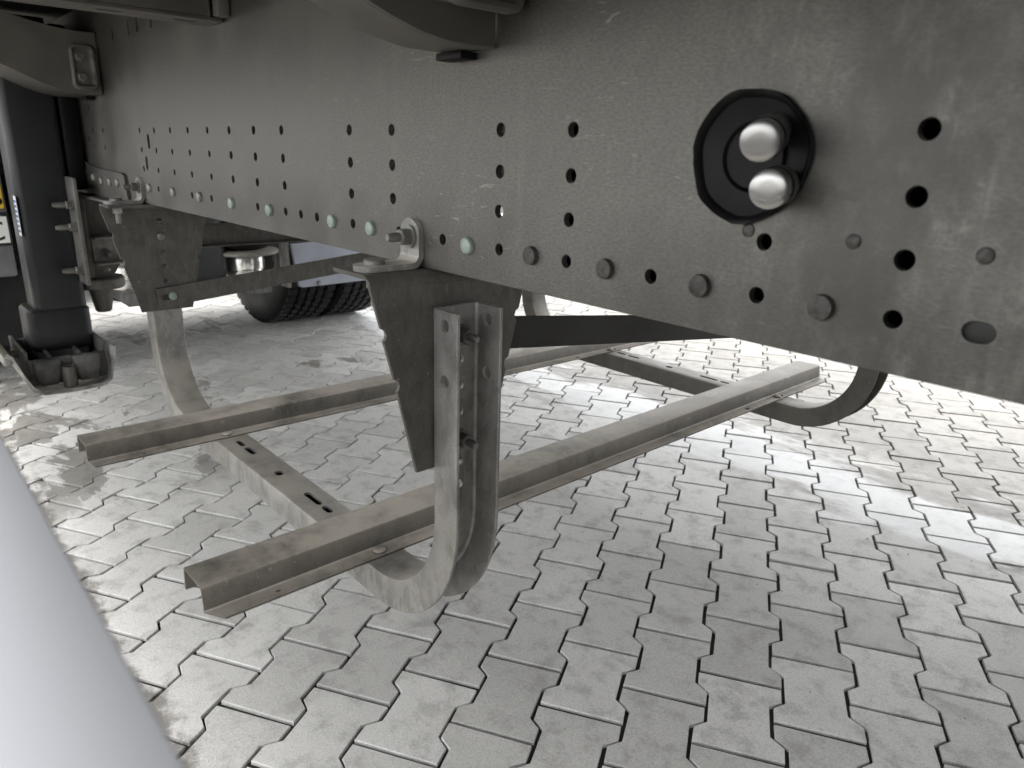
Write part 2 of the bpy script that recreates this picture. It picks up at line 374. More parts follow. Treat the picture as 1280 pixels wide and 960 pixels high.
# ------------------------------------------------------------------ the paved yard
def struct(name, me, mat, loc):
    o = link(name, me, mat, None, loc); o['kind'] = 'structure'; return o
bm = bmesh.new(); bmesh.ops.create_grid(bm, x_segments=2, y_segments=2, size=600); yard = struct('ground', from_bm(bm, False), 'yard', (0, 0, -0.030))
yard['label'] = 'flat yard surface reaching to the horizon'
bm = bmesh.new(); bmesh.ops.create_grid(bm, x_segments=2, y_segments=2, size=9); paving = struct('paving', from_bm(bm, False), 'sand', (-2, 2, -0.0088))
paving['label'] = 'light grey interlocking concrete paving under the trailer'
PA, PS = math.radians(-59.2438), 0.140874
pv = Vector((math.cos(PA), math.sin(PA), 0)); pu = Vector((-math.sin(PA), math.cos(PA), 0)); po = Vector((-1.07141, 0.99394, 0))
def paver_outline(j=0.0):
    a, wv, g = 0.0822, 0.0590, 0.0033
    a -= g; wv -= g; e = 0.1 - 0.0044
    half = [(a, -e), (a, -0.0595), (wv, -0.0395), (wv, 0.0395), (a, 0.0595), (a, e)]
    pts = half + [(-x, y) for x, y in reversed(half)]
    return [(x + random.uniform(-j, j), y + random.uniform(-j, j)) for x, y in pts]
def paver_geo(mats=(0, 0, 0)):
    o = paver_outline(0.0011); c = 0.0012; n = len(o)
    verts = []
    def inset(d, zz):
        r = []
        for i in range(n):
            p0, p1, p2 = Vector(o[i - 1]), Vector(o[i]), Vector(o[(i + 1) % n])
            e1, e2 = (p1 - p0).normalized(), (p2 - p1).normalized()
            n1, n2 = Vector((-e1.y, e1.x)), Vector((-e2.y, e2.x)); m = (n1 + n2); m /= max(0.6, m.dot(n1))
            q = p1 + m * d; r.append((q.x, q.y, zz))
        return r
    verts += inset(0, -0.024) + inset(0.0003, -0.0014) + inset(c, -0.0002)
    faces = []
    for k in range(2):
        for i in range(n):
            j = (i + 1) % n; faces.append((k * n + i, k * n + j, (k + 1) * n + j, (k + 1) * n + i))
    faces.append(tuple(range(2 * n, 3 * n)))
    return verts, faces
VAR = []
for k in range(8):
    v, f = paver_geo(); me = bpy.data.meshes.new('paving_stone'); me.from_pydata(v, [], f); me.update(); me.materials.append(M['paver']); VAR.append((me, v, f))
def proj(P):
    d = Vector(P) - Vector((0, 0, HC)); x = [sum(R[i][k] * d[k] for k in range(3)) for i in range(3)]
    return (640 + x[0] / x[2] * 912.9, 480 + x[1] / x[2] * 912.9, x[2]) if x[2] > 0.05 else None
cells = []
for c in range(-75, 80):
    for r in range(-70, 70):
        P = po + pu * ((c + 0.566) * PS) + pv * ((c / 2 + r + 0.5) * 0.2)
        if not (-9.5 < P.x < 4.5 and -4.5 < P.y < 9.5): continue
        q = proj(P); s = -1
        if q and -60 < q[0] < 1340 and 300 < q[1] < 1030 and q[1] > 250 + 0.2268 * (q[0] - 240): s = 1 / q[2]
        if q and q[0] < -20 + (q[1] - 545) * 0.53 and q[1] > 545: s = -1        # behind the side guard
        cells.append((s, c, r, P))
cells.sort(key=lambda t: -t[0])
yaw = math.atan2(pu.y, pu.x)
single = [t for t in cells[:300] if t[0] > 0]; rest = cells[len(single):]
for i, (s, c, r, P) in enumerate(single):
    me = VAR[random.randrange(8)][0]
    o = link('paving_stone', me, None, paving, (P.x + random.gauss(0, 0.0003), P.y + random.gauss(0, 0.0003), random.uniform(-0.0018, 0.001)))
    o.rotation_euler = (random.gauss(0, 0.004), random.gauss(0, 0.004), yaw + random.gauss(0, 0.003) + (math.pi if random.random() < .5 else 0))
vv, ff = [], []
for s, c, r, P in rest:
    me, v, f = VAR[random.randrange(8)]; b0 = len(vv); dz = random.uniform(-0.0012, 0.0008); ca, sa = math.cos(yaw), math.sin(yaw)
    tx, ty = random.gauss(0, 0.003), random.gauss(0, 0.003)
    vv += [(P.x + a * ca - b_ * sa, P.y + a * sa + b_ * ca, h + dz + a * tx + b_ * ty) for a, b_, h in v]
    ff += [tuple(b0 + k for k in q) for q in f]
me = bpy.data.meshes.new('m'); me.from_pydata(vv, [], ff); me.update()
o = place('paving_stones', me, 'paver', paving); o['kind'] = 'stuff'

vv, ff = [], []
for i in range(420):                                       # loose grit on the stones
    x, y = random.uniform(-2.6, -0.1), random.uniform(0.0, 2.6); r = abs(random.gauss(0, 0.0012)) + 0.0007; b0 = len(vv)
    vv += [(x + r * random.uniform(.6, 1.2) * a, y + r * random.uniform(.6, 1.2) * b_, 0.0004 + r * c * random.uniform(.6, 1)) for a, b_, c in ((1, 0, .5), (0, 1, .5), (-1, 0, .5), (0, -1, .5), (0, 0, 1.2), (0, 0, -.3))]
    ff += [(b0, b0 + 1, b0 + 4), (b0 + 1, b0 + 2, b0 + 4), (b0 + 2, b0 + 3, b0 + 4), (b0 + 3, b0, b0 + 4), (b0 + 1, b0, b0 + 5), (b0 + 2, b0 + 1, b0 + 5), (b0 + 3, b0 + 2, b0 + 5), (b0, b0 + 3, b0 + 5)]
me = bpy.data.meshes.new('m'); me.from_pydata(vv, [], ff); me.update()
o = place('grit', me, 'yard', paving); o['kind'] = 'stuff'

# ------------------------------------------------------------------ the trailer
TR = empty('semi_trailer', (-2.0, 1.155, 0), 'grey trailer chassis with a perforated steel frame web hung over the paving', 'trailer')
DW = 0.5
holes = []
def H(x, zz, r=0.0066): holes.append(circ(x, z(zz), r, 16))
g = lambda k: -0.1847 - 0.1 * k
for k in (0, 3, 4, 6, 7, 9, 10, 11, 12, 13, 14, 15, 16, 19, 20):
    H(g(k), 0.0197, 0.0066 if k < 12 else 0.0058)
for k in (0, 3, 4, 6, 7, 9, 10, 11, 12, 13, 14, 15, 16, 19, 20): H(g(k), -0.0203, 0.0066 if k < 12 else 0.0058)
for k in (0, 3, 4, 6, 7, 9, 10, 11, 12, 13, 14, 15, 16): H(g(k), -0.0597, 0.0066 if k < 12 else 0.0058)
for xx in (-0.185, -0.2846, -0.3848, -0.4852, -0.5835, -0.6826, -0.7726, -0.8841, -0.9859, -1.0362, -1.0872, -1.1907, -1.3944, -1.496, -1.6997): H(xx, -0.0985, 0.0062)
H(-0.284, -0.0587, 0.0062)
for xx, zz in ((-2.2252, -0.0019), (-2.2666, 0.0894), (-2.1911, 0.0752), (-2.2241, 0.0624)): H(xx, zz, 0.006)
for xx, zz in ((-1.73, -0.0029), (-1.7603, -0.0476), (-2.3345, 0.0862), (-2.3183, 0.0419)): holes.append(slot(xx, z(zz), 0.007, 0.008, math.pi / 2))
for xx in (-1.63, -1.90, -1.78, -1.72): holes.append(slot(xx, z(0.222), 0.009, 0.006, math.pi / 2))
holes.append(slot(-0.1346, z(-0.0973), 0.003, 0.0065))
HX, HZ = -0.3035, 0.0006
hole_ring = circ(HX, z(HZ), 0.0455, 40, 0.0465, 0.012)
holes.append(hole_ring)
web = plate([(-3.1, z(-0.135)), (9.5, z(-0.135)), (9.5, z(0.298)), (-3.1, z(0.298))], holes, 0.008, 'XZ', DW + 0.004, 0.0006)
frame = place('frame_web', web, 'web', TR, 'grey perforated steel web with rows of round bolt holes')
FR = frame
# lower and upper flange of the near rail (turned inwards), the far rail
place('flange', box(-3.1, 9.5, DW + 0.0085, DW + 0.124, z(-0.1345), z(-0.1265), 0.001), 'galv_dark', FR)
for xa, xb in ((-3.1, -0.80), (-0.66, 9.5)): place('cable_tray', box(xa, xb, DW + 0.125, DW + 0.130, z(-0.0845), z(0.06), 0.001), 'grommet', FR)
place('cable_tray', box(-3.1, 9.5, DW + 0.125, DW + 0.130, z(-0.1345), z(-0.0855), 0.001), 'grommet', FR)
place('flange', box(-3.1, 9.5, DW + 0.0085, DW + 0.10, z(0.2895), z(0.2975), 0.001), 'galv_dark', FR)
far = plate([(-3.1, z(-0.135)), (9.5, z(-0.135)), (9.5, z(0.298)), (-3.1, z(0.298))], [], 0.008, 'XZ', 1.81, 0.0006)
place('frame_web', far, 'web', TR)
place('flange', box(-3.1, 9.5, 1.70, 1.8055, z(-0.1345), z(-0.1265), 0.001), 'galv_dark', TR)
# rivets
for xx in (-1.7594, -1.6029, -1.4532): fastener('rivet', ME_RIVET, 'rivet_grey', FR, (xx, DW, z(-0.099)), '-Y')
for xx in (-1.2983, -1.1434, -0.939, -0.8366, -0.6349): fastener('rivet', ME_RIVET, 'rivet', FR, (xx, DW, z(-0.1)), '-Y')
for xx in (-0.5325, -0.4344, -0.3337, -0.2329): fastener('dome_rivet', ME_DOME, 'rivet_dark', FR, (xx, DW, z(-0.0985)), '-Y')
for xx in (-0.2978, -0.2189, -0.1399): fastener('weld_spot', domehead(0.0052, 0.0014, 0.4), 'rivet_dark', FR, (xx, DW, z(-0.0515)), '-Y')

place('slot_plug', box(-0.1455, -0.1235, DW + 0.003, DW + 0.0082, z(-0.1045), z(-0.090), 0.001), 'strap_dark', FR)
# coupling plug: a trimmed rubber cup in the big hole, two capped couplings
bm = bmesh.new()
rings = []
n = 48
radj = [1 + 0.02 * math.sin(3 * 2 * math.pi * i / n + 1) + 0.013 * math.sin(7 * 2 * math.pi * i / n) + random.uniform(-.006, .006) for i in range(n)]
for rr, yy in ((0.0468, DW - 0.0002), (0.0482, DW - 0.0042), (0.0472, DW - 0.0052), (0.0445, DW - 0.0035), (0.0425, DW + 0.001), (0.033, DW + 0.0035), (0.0262, DW + 0.0045), (0.0245, DW + 0.0015), (0.0228, DW + 0.0045), (0.012, DW + 0.005)):
    k = 1 if rr > 0.03 else 0
    rings.append([bm.verts.new((HX + rr * (radj[i] if k else 1) * math.cos(2 * math.pi * i / n), yy + (random.uniform(-.0008, .0008) if rr > .0465 else 0), z(HZ) + rr * 0.98 * (radj[i] if k else 1) * math.sin(2 * math.pi * i / n))) for i in range(n)])
for a, b_ in zip(rings, rings[1:]):
    for i in range(n):
        j = (i + 1) % n; bm.faces.new((a[i], a[j], b_[j], b_[i]))
bm.faces.new(rings[-1])
plug = place('coupling_grommet', from_bm(bm, True, 50), 'grommet', FR, 'black rubber grommet with trimmed edge holding two silver caps')
def cap(front, back):
    f, b_ = Vector(front), Vector(back); ax = (f - b_); L = ax.length; q = ax.to_track_quat('Z', 'Y')
    bm = bmesh.new(); r = 0.0132
    lathe_bm(bm, [(r * 0.72, -0.025), (r * 0.80, L - 0.028), (r * 1.06, L - 0.026), (r * 1.06, L - 0.013)], 28)
    for v in bm.verts: v.co = q @ v.co
    o1 = link('coupling_body', from_bm(bm, True, 40), 'black_worn', plug, b_)
    bm = bmesh.new()
    lathe_bm(bm, [(r * 0.99, L - 0.0135), (r * 1.01, L - 0.010), (r * 0.95, L - 0.0095), (r * 0.95, L - 0.0075), (r * 1.01, L - 0.007), (r * 1.01, L - 0.0035), (r * 0.99, L - 0.0012), (r * 0.86, L), (r * 0.4, L + 0.0006), (0, L + 0.0006)], 36)
    for v in bm.verts: v.co = q @ v.co
    link('coupling_cap', from_bm(bm, True, 40), 'cap', plug, b_)
cap((-0.2712, 0.455, z(0.0100)), (-0.2875, 0.506, z(0.0205)))
cap((-0.2650, 0.463, z(-0.0200)), (-0.2770, 0.506, z(-0.0165)))

# reinforcing plate with its row of rivets
gus = plate([(-2.56, z(0.004)), (-2.455, z(-0.0208)), (-2.33, z(-0.050)), (-2.23, z(-0.066)), (-2.1597, z(-0.0706)), (-1.94, z(-0.0755)), (-1.925, z(-0.080)), (-1.911, z(-0.142)), (-2.56, z(-0.142))], [], 0.008, 'XZ', DW - 0.0043, 0.001)
G = place('gusset_plate', gus, 'web', TR)
place('gusset_flange', box(-2.56, -1.915, DW - 0.034, DW - 0.0005, z(-0.150), z(-0.1425), 0.002), 'web', G)
for xx, zz in ((-2.4738, -0.0385), (-2.4144, -0.0581), (-2.3394, -0.073), (-2.2676, -0.0854), (-2.1898, -0.0964), (-2.1113, -0.1013), (-2.0341, -0.1), (-1.9636, -0.0993)):
    fastener('rivet', ME_RIVET, 'rivet_grey', G, (xx - 0.01, DW - 0.0083, z(zz)), '-Y')

# unseen body on top and boxes on both sides, added for their shade
place('shade_body', box(-4.6, 9.6, -0.12, 2.43, z(0.338), z(3.0), 0.01), 'white', TR)
for ya, yb, yl, sg_ in ((-0.09, 0.40, -0.0915, -1), (1.91, 2.40, 2.4015, 1)):
    TB = place('shade_box', box(0.18, 2.15, ya, yb, z(-0.50), z(0.27), 0.03, 3), 'black', TR)
    place('shade_box_lid', box(0.22, 2.11, min(yl, yl + sg_ * 0.0125), max(yl, yl + sg_ * 0.0125), z(-0.46), z(0.23), 0.004), 'black_worn', TB)
    for xx in (0.5, 1.8): place('shade_box_latch', box(xx - 0.02, xx + 0.02, min(yl + sg_ * 0.013, yl + sg_ * 0.026), max(yl + sg_ * 0.013, yl + sg_ * 0.026), z(-0.02), z(0.06), 0.003), 'bolt', TB)
# floor with a pale middle strip added to bounce light, side rails
for k in range(12):
    x0 = -4.6 + 1.2 * k
    for y0, y1, mt in ((-0.12, 0.548, 'floor'), (0.552, 1.758, 'floor_bounce'), (1.762, 2.43, 'floor')):
        place('floor_panel', box(x0 + 0.002, x0 + 1.198, y0, y1, z(0.3005), z(0.335), 0.002), mt, TR)
for yy in (-0.155, 2.432):
    place('side_rail', box(-4.6, 9.6, yy, yy + 0.033, z(0.20), z(0.40), 0.004), 'outrigger', TR)

# outriggers: C pressings from the web to the side rail
def outrigger(x0, x1, zb, zt, up, name='outrigger', top=0.295):
    """side plate at x1, flanges turned towards -X; the lower edge sweeps upwards away from the frame"""
    P = []; T = 0.005
    ys = [0.497, 0.47, 0.44, 0.41, 0.38, 0.35, 0.31, 0.27, 0.22, 0.15, 0.05, -0.05, -0.118]
    def low(y):
        t = min(1, max(0, (0.455 - y) / 0.27)); return zb + up * (t * t * (3 - 2 * t))
    def hi(y):
        t = min(1, max(0, (0.47 - y) / 0.36)); return zt + (top - zt) * (t * t * (3 - 2 * t))
    outl = [(y, z(low(y))) for y in ys] + [(y, z(hi(y))) for y in reversed(ys)]
    w_ = plate(outl, [], T, 'YZ', x1 - T / 2, 0.0006)
    o = place(name, w_, 'outrigger', TR)
    for nm, fn, sgn in (('flange', low, 1), ('flange', hi, -1)):
        path = []
        for i, y in enumerate(ys):
            dy = 0.01; sl_ = (fn(y - dy) - fn(y + dy)) / (2 * dy)
            nrm = Vector((0, sl_, 1)).normalized() * sgn
            path.append(((x1 - T, y, z(fn(y))), (-1, 0, 0), nrm))
        wd = x1 - x0 - T
        me = from_bm(sweep(path, [(0.0003, 0), (wd - 0.002, 0), (wd, 0.0015), (wd, 0.0045), (wd - 0.002, 0.006), (0.0003, 0.006)]), True, 40)
        place(nm, me, 'outrigger', o)
    return o
def pad(o, X, yc, zc, wy, wz):
    """pressed mounting pad: rounded frame round a dished middle, two bolts"""
    bm = bmesh.new(); R_ = []
    for d, dx in ((0, -0.006), (0, 0.003), (0.003, 0.006), (0.007, 0.006), (0.011, 0.0), (0.014, -0.001)):
        R_.append([bm.verts.new((X + dx, a, b_)) for a, b_ in rrect(yc - wy / 2 + d, z(zc) - wz / 2 + d, yc + wy / 2 - d, z(zc) + wz / 2 - d, max(0.003, 0.016 - d))])
    for a, b_ in zip(R_, R_[1:]):
        n_ = len(a)
        for i in range(n_):
            j = (i + 1) % n_; bm.faces.new((a[i], a[j], b_[j], b_[i]))
    bm.faces.new(R_[-1])
    place('mounting_pad', from_bm(bm, True, 45), 'outrigger', o)
    for s in (-1, 1): fastener('bolt', ME_BOLT, 'bolt', o, (X - 0.001, yc - 0.006, z(zc) + s * wz * 0.22), '+X')
o2 = outrigger(-0.667, -0.592, 0.094, 0.262, 0.075); pad(o2, -0.552, 0.452, 0.168, 0.088, 0.10)
place('stub_bracket', box(-0.5915, -0.560, 0.415, 0.4935, z(0.125), z(0.225), 0.006), 'outrigger', o2)
place('flange_tab', box(-0.664, -0.622, 0.478, 0.4985, z(0.0855), z(0.0925), 0.001), 'grommet', o2)
o1 = outrigger(-2.28, -2.03, 0.099, 0.232, 0.085); pad(o1, -2.024, 0.464, 0.156, 0.056, 0.098)
place('flange_tab', box(-2.15, -2.11, 0.478, 0.4985, z(0.090), z(0.0975), 0.001), 'grommet', o1)
# straight cross bearer with slotted lower flange
bear = plate(rrect(-1.33, -0.118, -1.262, 0.497, 0.004), [slot(-1.297, 0.342, 0.013, 0.006, math.pi / 2), slot(-1.297, 0.452, 0.013, 0.006, math.pi / 2), slot(-1.297, 0.12, 0.013, 0.006, math.pi / 2)], 0.005, 'XY', z(0.1835), 0.0006)
B = place('cross_bearer', bear, 'outrigger', TR)
place('bearer_web', box(-1.33, -1.3255, -0.118, 0.4965, z(0.1865), z(0.2995), 0.0008), 'outrigger', B)
place('bearer_web', box(-1.2665, -1.262, -0.118, 0.475, z(0.1865), z(0.2995), 0.0008), 'outrigger', B)
place('bearer_end', box(-1.258, -1.235, 0.479, 0.4985, z(0.186), z(0.2985), 0.003), 'outrigger', B)
for xx in (2.4, 3.8): outrigger(xx, xx + 0.075, 0.094, 0.262, 0.075)

# landing leg
LG = place('landing_leg', from_bm(sweep([((-2.3225, 0.3835, zz), (1, 0, 0), (0, 1, 0)) for zz in (z(0.28), z(-0.44))], rrect(-0.0625, -0.0625, 0.0625, 0.0625, 0.018)), True, 40), 'black', TR, 'black square landing leg with a hinged foot')
def tube(zs, infl, mat, name):
    path = [((-2.3225, 0.3745, z(a)), (1 + i, 0, 0), (0, 1 + i, 0)) for a, i in zip(zs, infl)]
    place(name, from_bm(sweep(path, rrect(-0.0625, -0.0705, 0.0625, 0.0705, 0.018)), True, 40), mat, LG)
tube((-0.4385, -0.4425, -0.447, -0.535, -0.548, -0.553), (-0.02, 0.02, 0.075, 0.075, 0.06, 0.0), 'black', 'leg_collar')
tube((-0.5535, -0.575), (-0.08, -0.08), 'black_worn', 'inner_tube')
place('gear_housing', box(-2.41, -2.262, 0.4475, 0.4900, z(-0.132), z(0.27), 0.008), 'grommet', LG)
# foot cradle: open box with ribs
bm = bmesh.new()
box_bm(bm, -2.185, -2.177, 0.272, 0.452, z(-0.622), z(-0.552), 0.002)
box_bm(bm, -2.42, -2.412, 0.272, 0.452, z(-0.622), z(-0.545), 0.002)
box_bm(bm, -2.4115, -2.1855, 0.268, 0.276, z(-0.620), z(-0.530), 0.002)
box_bm(bm, -2.4115, -2.1855, 0.448, 0.456, z(-0.620), z(-0.520), 0.002)
box_bm(bm, -2.4115, -2.1855, 0.2765, 0.4475, z(-0.622), z(-0.614), 0.002)
place('foot_cradle', from_bm(bm), 'black_worn', LG)
bm = bmesh.new()
for y0, y1 in ((0.280, 0.345), (0.372, 0.440)):
    R_ = []
    for d, zz in ((0.012, -0.622), (0.004, -0.605), (0.0, -0.575), (0.0, -0.556), (0.004, -0.552)):
        R_.append([bm.verts.new((a, b_, z(zz))) for a, b_ in rrect(-2.178, y0 + d, -2.158 - d * 0.7, y1 - d, 0.008, 3)])
    for a, b_ in zip(R_, R_[1:]):
        for i in range(len(a)): bm.faces.new((a[i], a[(i + 1) % len(a)], b_[(i + 1) % len(a)], b_[i]))
    bm.faces.new(R_[0]); bm.faces.new(R_[-1])
for y in (0.325, 0.395): box_bm(bm, -2.262, -2.188, y - 0.004, y + 0.004, z(-0.590), z(-0.546), 0.001)
place('cradle_rib', from_bm(bm), 'black_worn', LG)
bm = bmesh.new(); lathe_bm(bm, [(0.0, -0.628), (0.0155, -0.628), (0.017, -0.626), (0.017, -0.574), (0.0145, -0.572), (0.012, -0.574), (0.012, -0.60), (0, -0.60)], 22, 'Z', (-2.150, 0.357, HC))
place('pivot_bush', from_bm(bm), 'galv_dark', LG)
# sole plate: shallow trough with upturned ends
prof_sole = [(0.222, -0.528), (0.236, -0.540), (0.252, -0.588), (0.270, -0.628), (0.292, -0.640), (0.36, -0.643), (0.425, -0.640), (0.449, -0.628), (0.462, -0.585), (0.468, -0.535)]
bm = bmesh.new(); rows = []
for xx, dz in ((-2.445, 0.004), (-2.40, 0.0), (-2.20, 0.0), (-2.135, 0.002), (-2.115, 0.010), (-2.108, 0.020)):
    rows.append([bm.verts.new((xx, y, z(a) + dz)) for y, a in prof_sole])
for a, b_ in zip(rows, rows[1:]):
    for i in range(len(a) - 1): bm.faces.new((a[i], a[i + 1], b_[i + 1], b_[i]))
r = bmesh.ops.solidify(bm, geom=list(bm.faces), thickness=0.010)
place('sole_plate', from_bm(bm, True, 40), 'cast', LG)
place('sole_lug', box(-2.40, -2.13, 0.216, 0.236, z(-0.548), z(-0.522), 0.006, 3), 'galv', LG)
fastener('bolt', ME_STUD, 'bolt', LG, (-2.29, 0.268, z(-0.555)), '-Y')
# mounting plate beside the leg with three studs
mp = plate(rrect(-2.262, z(-0.372), -2.172, z(-0.096), 0.006), [circ(-2.20, z(-0.285), 0.004, 10)], 0.008, 'XZ', 0.440, 0.001)
MP = place('mounting_plate', mp, 'dirty_steel', LG)
for zz in (-0.165, -0.222, -0.334): fastener('stud', ME_STUD, 'bolt', LG, (-2.206, 0.4355, z(zz)), '-Y')
hg = plate([(0.462, z(-0.152)), (0.60, z(-0.152)), (0.60, z(-0.31)), (0.555, z(-0.335)), (0.54, z(-0.362)), (0.525, z(-0.372)), (0.462, z(-0.372))], [circ(0.519, z(-0.354), 0.005, 10, 0.008)], 0.006, 'YZ', -2.313, 0.001)
place('hanger_gusset', hg, 'galv_dark', LG)
place('gusset_edge', box(-2.3095, -2.285, 0.460, 0.480, z(-0.370), z(-0.155), 0.004), 'galv_dark', LG)
bm = bmesh.new(); lathe_bm(bm, [(0, -0.405), (0.060, -0.405), (0.064, -0.400), (0.064, -0.378), (0.060, -0.3735), (0, -0.3735)], 28, 'Z', (-2.335, 0.50, HC))
lathe_bm(bm, [(0, -0.475), (0.018, -0.475), (0.022, -0.47), (0.033, -0.406), (0, -0.406)], 20, 'Z', (-2.335, 0.50, HC))
place('gear_bush', from_bm(bm), 'galv_dark', LG)
# cross brace between the legs (channel open towards +X)
path = [((-2.303, y, z(-0.2695)), (1, 0, 0), (0, 0, 1)) for y in (0.625, 1.70)]
cb = from_bm(sweep(path, [(0, -0.034), (0.030, -0.034), (0.032, -0.031), (0.030, -0.029), (0.006, -0.028), (0.006, 0.028), (0.030, 0.029), (0.032, 0.031), (0.030, 0.034), (0, 0.034)]), True, 30)
CB = place('cross_brace', cb, 'galv_dark', TR)
bm = bmesh.new()
path = [((-2.3095, 0.487, z(-0.296)), (1, 0, 0), (0, 0, 1)), ((-2.3095, 0.624, z(-0.290)), (1, 0, 0), (0, 0, 1))]
place('brace_bracket', from_bm(sweep(path, [(0, -0.038), (0.050, -0.038), (0.052, -0.0355), (0.050, -0.033), (0.005, -0.033), (0.005, 0.033), (0.050, 0.033), (0.052, 0.0355), (0.050, 0.038), (0, 0.038)]), True, 30), 'galv', CB)
fastener('bolt', ME_STUD, 'bolt', CB, (-2.3045, 0.518, z(-0.305)), '+X')
# far landing leg, mostly hidden
place('landing_leg', from_bm(sweep([((-2.3225, 1.848, zz), (1, 0, 0), (0, 1, 0)) for zz in (z(0.28), z(-0.56))], rrect(-0.0625, -0.0705, 0.0625, 0.0705, 0.018)), True, 40), 'black', TR)
# white-and-blue label on the corner of the leg
lab = place('rating_label', box(-2.292, -2.2598, 0.3195, 0.3205, z(-0.245), z(-0.145), 0.0), 'white', LG)
for i in range(7): place('label_line', box(-2.289, -2.263, 0.3190, 0.3194, z(-0.236 + 0.0125 * i), z(-0.230 + 0.0125 * i), 0.0), 'blue', lab)

# side guard rail close to the lens (rounded aluminium section)
path = [((xx, -0.0145, z(-0.11)), (0, 1, 0), (0, 0, 1)) for xx in (-2.9, 6.0)]
sg = from_bm(sweep(path, [(0.041, -0.115), (0.0425, -0.10), (0.0425, -0.0008), (0.0422, -0.0002), (0.0418, 0.0), (0.016, 0.0), (0.0135, -0.0008), (0.0115, -0.0026), (0.009, -0.0034), (0.0, -0.0036), (-0.012, -0.0045), (-0.014, -0.0065), (-0.014, -0.115)]), True, 50)
place('side_guard_rail', sg, 'alu', TR, 'pale aluminium side guard rail close to the camera')

for z0_, z1_ in ((-0.44, -0.30),):
    place('side_guard_rail', box(-2.9, 6.0, -0.012, 0.030, z(z0_), z(z1_), 0.004), 'alu', TR)
for xx in (-2.6, 2.6, 4.6): place('side_guard_post', box(xx, xx + 0.05, 0.0445, 0.085, z(-0.44), z(0.30), 0.004), 'galv_dark', TR)

# ------------------------------------------------------------------ the carrier rack hung below the frame
RK = empty('spare_wheel_rack', (-1.28, 1.155, z(-0.66)), 'galvanised spare wheel rack of bent channels and two rails hanging below the grey frame', 'wheel rack')
ZT, ZB = z(-0.6115), z(-0.6615)
XN, XF, RI = -0.704, -1.855, 0.150
def u_path(n=14):
    """inner line of the U (web's inside face): down the near post, along, up the far post; returns point, outward normal"""
    pts = [((XN, z(-0.181)), (1, 0)), ((XN, z(-0.33)), (1, 0))]
    cx, cz = XN - RI, ZT + RI
    for i in range(n + 1):
        a = -math.pi / 2 * i / n; pts.append(((cx + RI * math.cos(a), cz + RI * math.sin(a)), (math.cos(a), math.sin(a))))
    cx = XF + RI
    for i in range(n + 1):
        a = -math.pi / 2 - math.pi / 2 * i / n; pts.append(((cx + RI * math.cos(a), cz + RI * math.sin(a)), (math.cos(a), math.sin(a))))
    pts += [((XF, z(-0.33)), (-1, 0)), ((XF, z(-0.181)), (-1, 0))]
    return pts
def u_channel(y0, y1):
    path = [((p_[0], (y0 + y1) / 2, p_[1]), (0, 1, 0), (n_[0], 0, n_[1])) for p_, n_ in u_path()]
    h = (y1 - y0) / 2; T = 0.0048; F = 0.050; r = 0.005; q = r * 0.3
    prof = [(-h + r, 0), (-h + q, q), (-h, r), (-h, F - 0.0008), (-h + 0.0008, F), (-h + T - 0.0008, F), (-h + T, F - 0.0008), (-h + T, T + 0.003), (-h + T + 0.003, T),
            (h - T - 0.003, T), (h - T, T + 0.003), (h - T, F - 0.0008), (h - T + 0.0008, F), (h - 0.0008, F), (h, F - 0.0008), (h, r), (h - q, q), (h - r, 0)]
    bm = sweep(path, prof); bmesh.ops.recalc_face_normals(bm, faces=bm.faces); me = from_bm(bm, True, 32)
    ym = (y0 + y1) / 2; cb = bmesh.new()
    for zz in (-0.199, -0.268):
        for xx in (XN + 0.0255, XF - 0.0255): cyl_cut(cb, (xx, ym, z(zz)), 'Y', 0.0082, 0.08)
    for zz in (-0.251, -0.285, -0.320, -0.390, -0.422):
        for xx in ((XN, XF) if zz > -0.33 else (XN,)): cyl_cut(cb, (xx, ym + 0.003, z(zz)), 'X', 0.0072, 0.02)
    for xa, xb in ((-1.476, -1.440), (-1.430, -1.386), (-1.158, -1.098), (-1.089, -1.060)): prism_cut(cb, slot((xa + xb) / 2, ym + 0.001, (xb - xa) / 2 - 0.006, 0.006), ZT - 0.02, ZT + 0.02)
    prism_cut(cb, slot(-1.268, ym, 0.004, 0.0075), ZT - 0.02, ZT + 0.02)
    return boolean_cut(me, cb)
uc = u_channel(0.500, 0.570); U1 = place('channel_bracket', uc, 'galv', RK)
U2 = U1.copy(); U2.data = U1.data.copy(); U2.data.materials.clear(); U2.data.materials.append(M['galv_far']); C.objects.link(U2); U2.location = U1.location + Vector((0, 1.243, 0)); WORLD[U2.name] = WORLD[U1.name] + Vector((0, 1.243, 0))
for U, dy in ((U1, 0), (U2, 1.243)):
    place('slot_dark_strip', box(-1.52, -1.02, 0.5062 + dy, 0.5638 + dy, ZT - 0.022, ZT - 0.018, 0.001), 'grommet', U)  # black strip added under the slots to stand in for their shade
    for zz in (-0.219, -0.358):
        fastener('bolt', ME_NUT, 'bolt', U, (XN + 0.005, 0.541 + dy, z(zz)), '+X')
        fastener('bolt', ME_NUT, 'bolt', U, (XF - 0.005, 0.541 + dy, z(zz)), '-X')

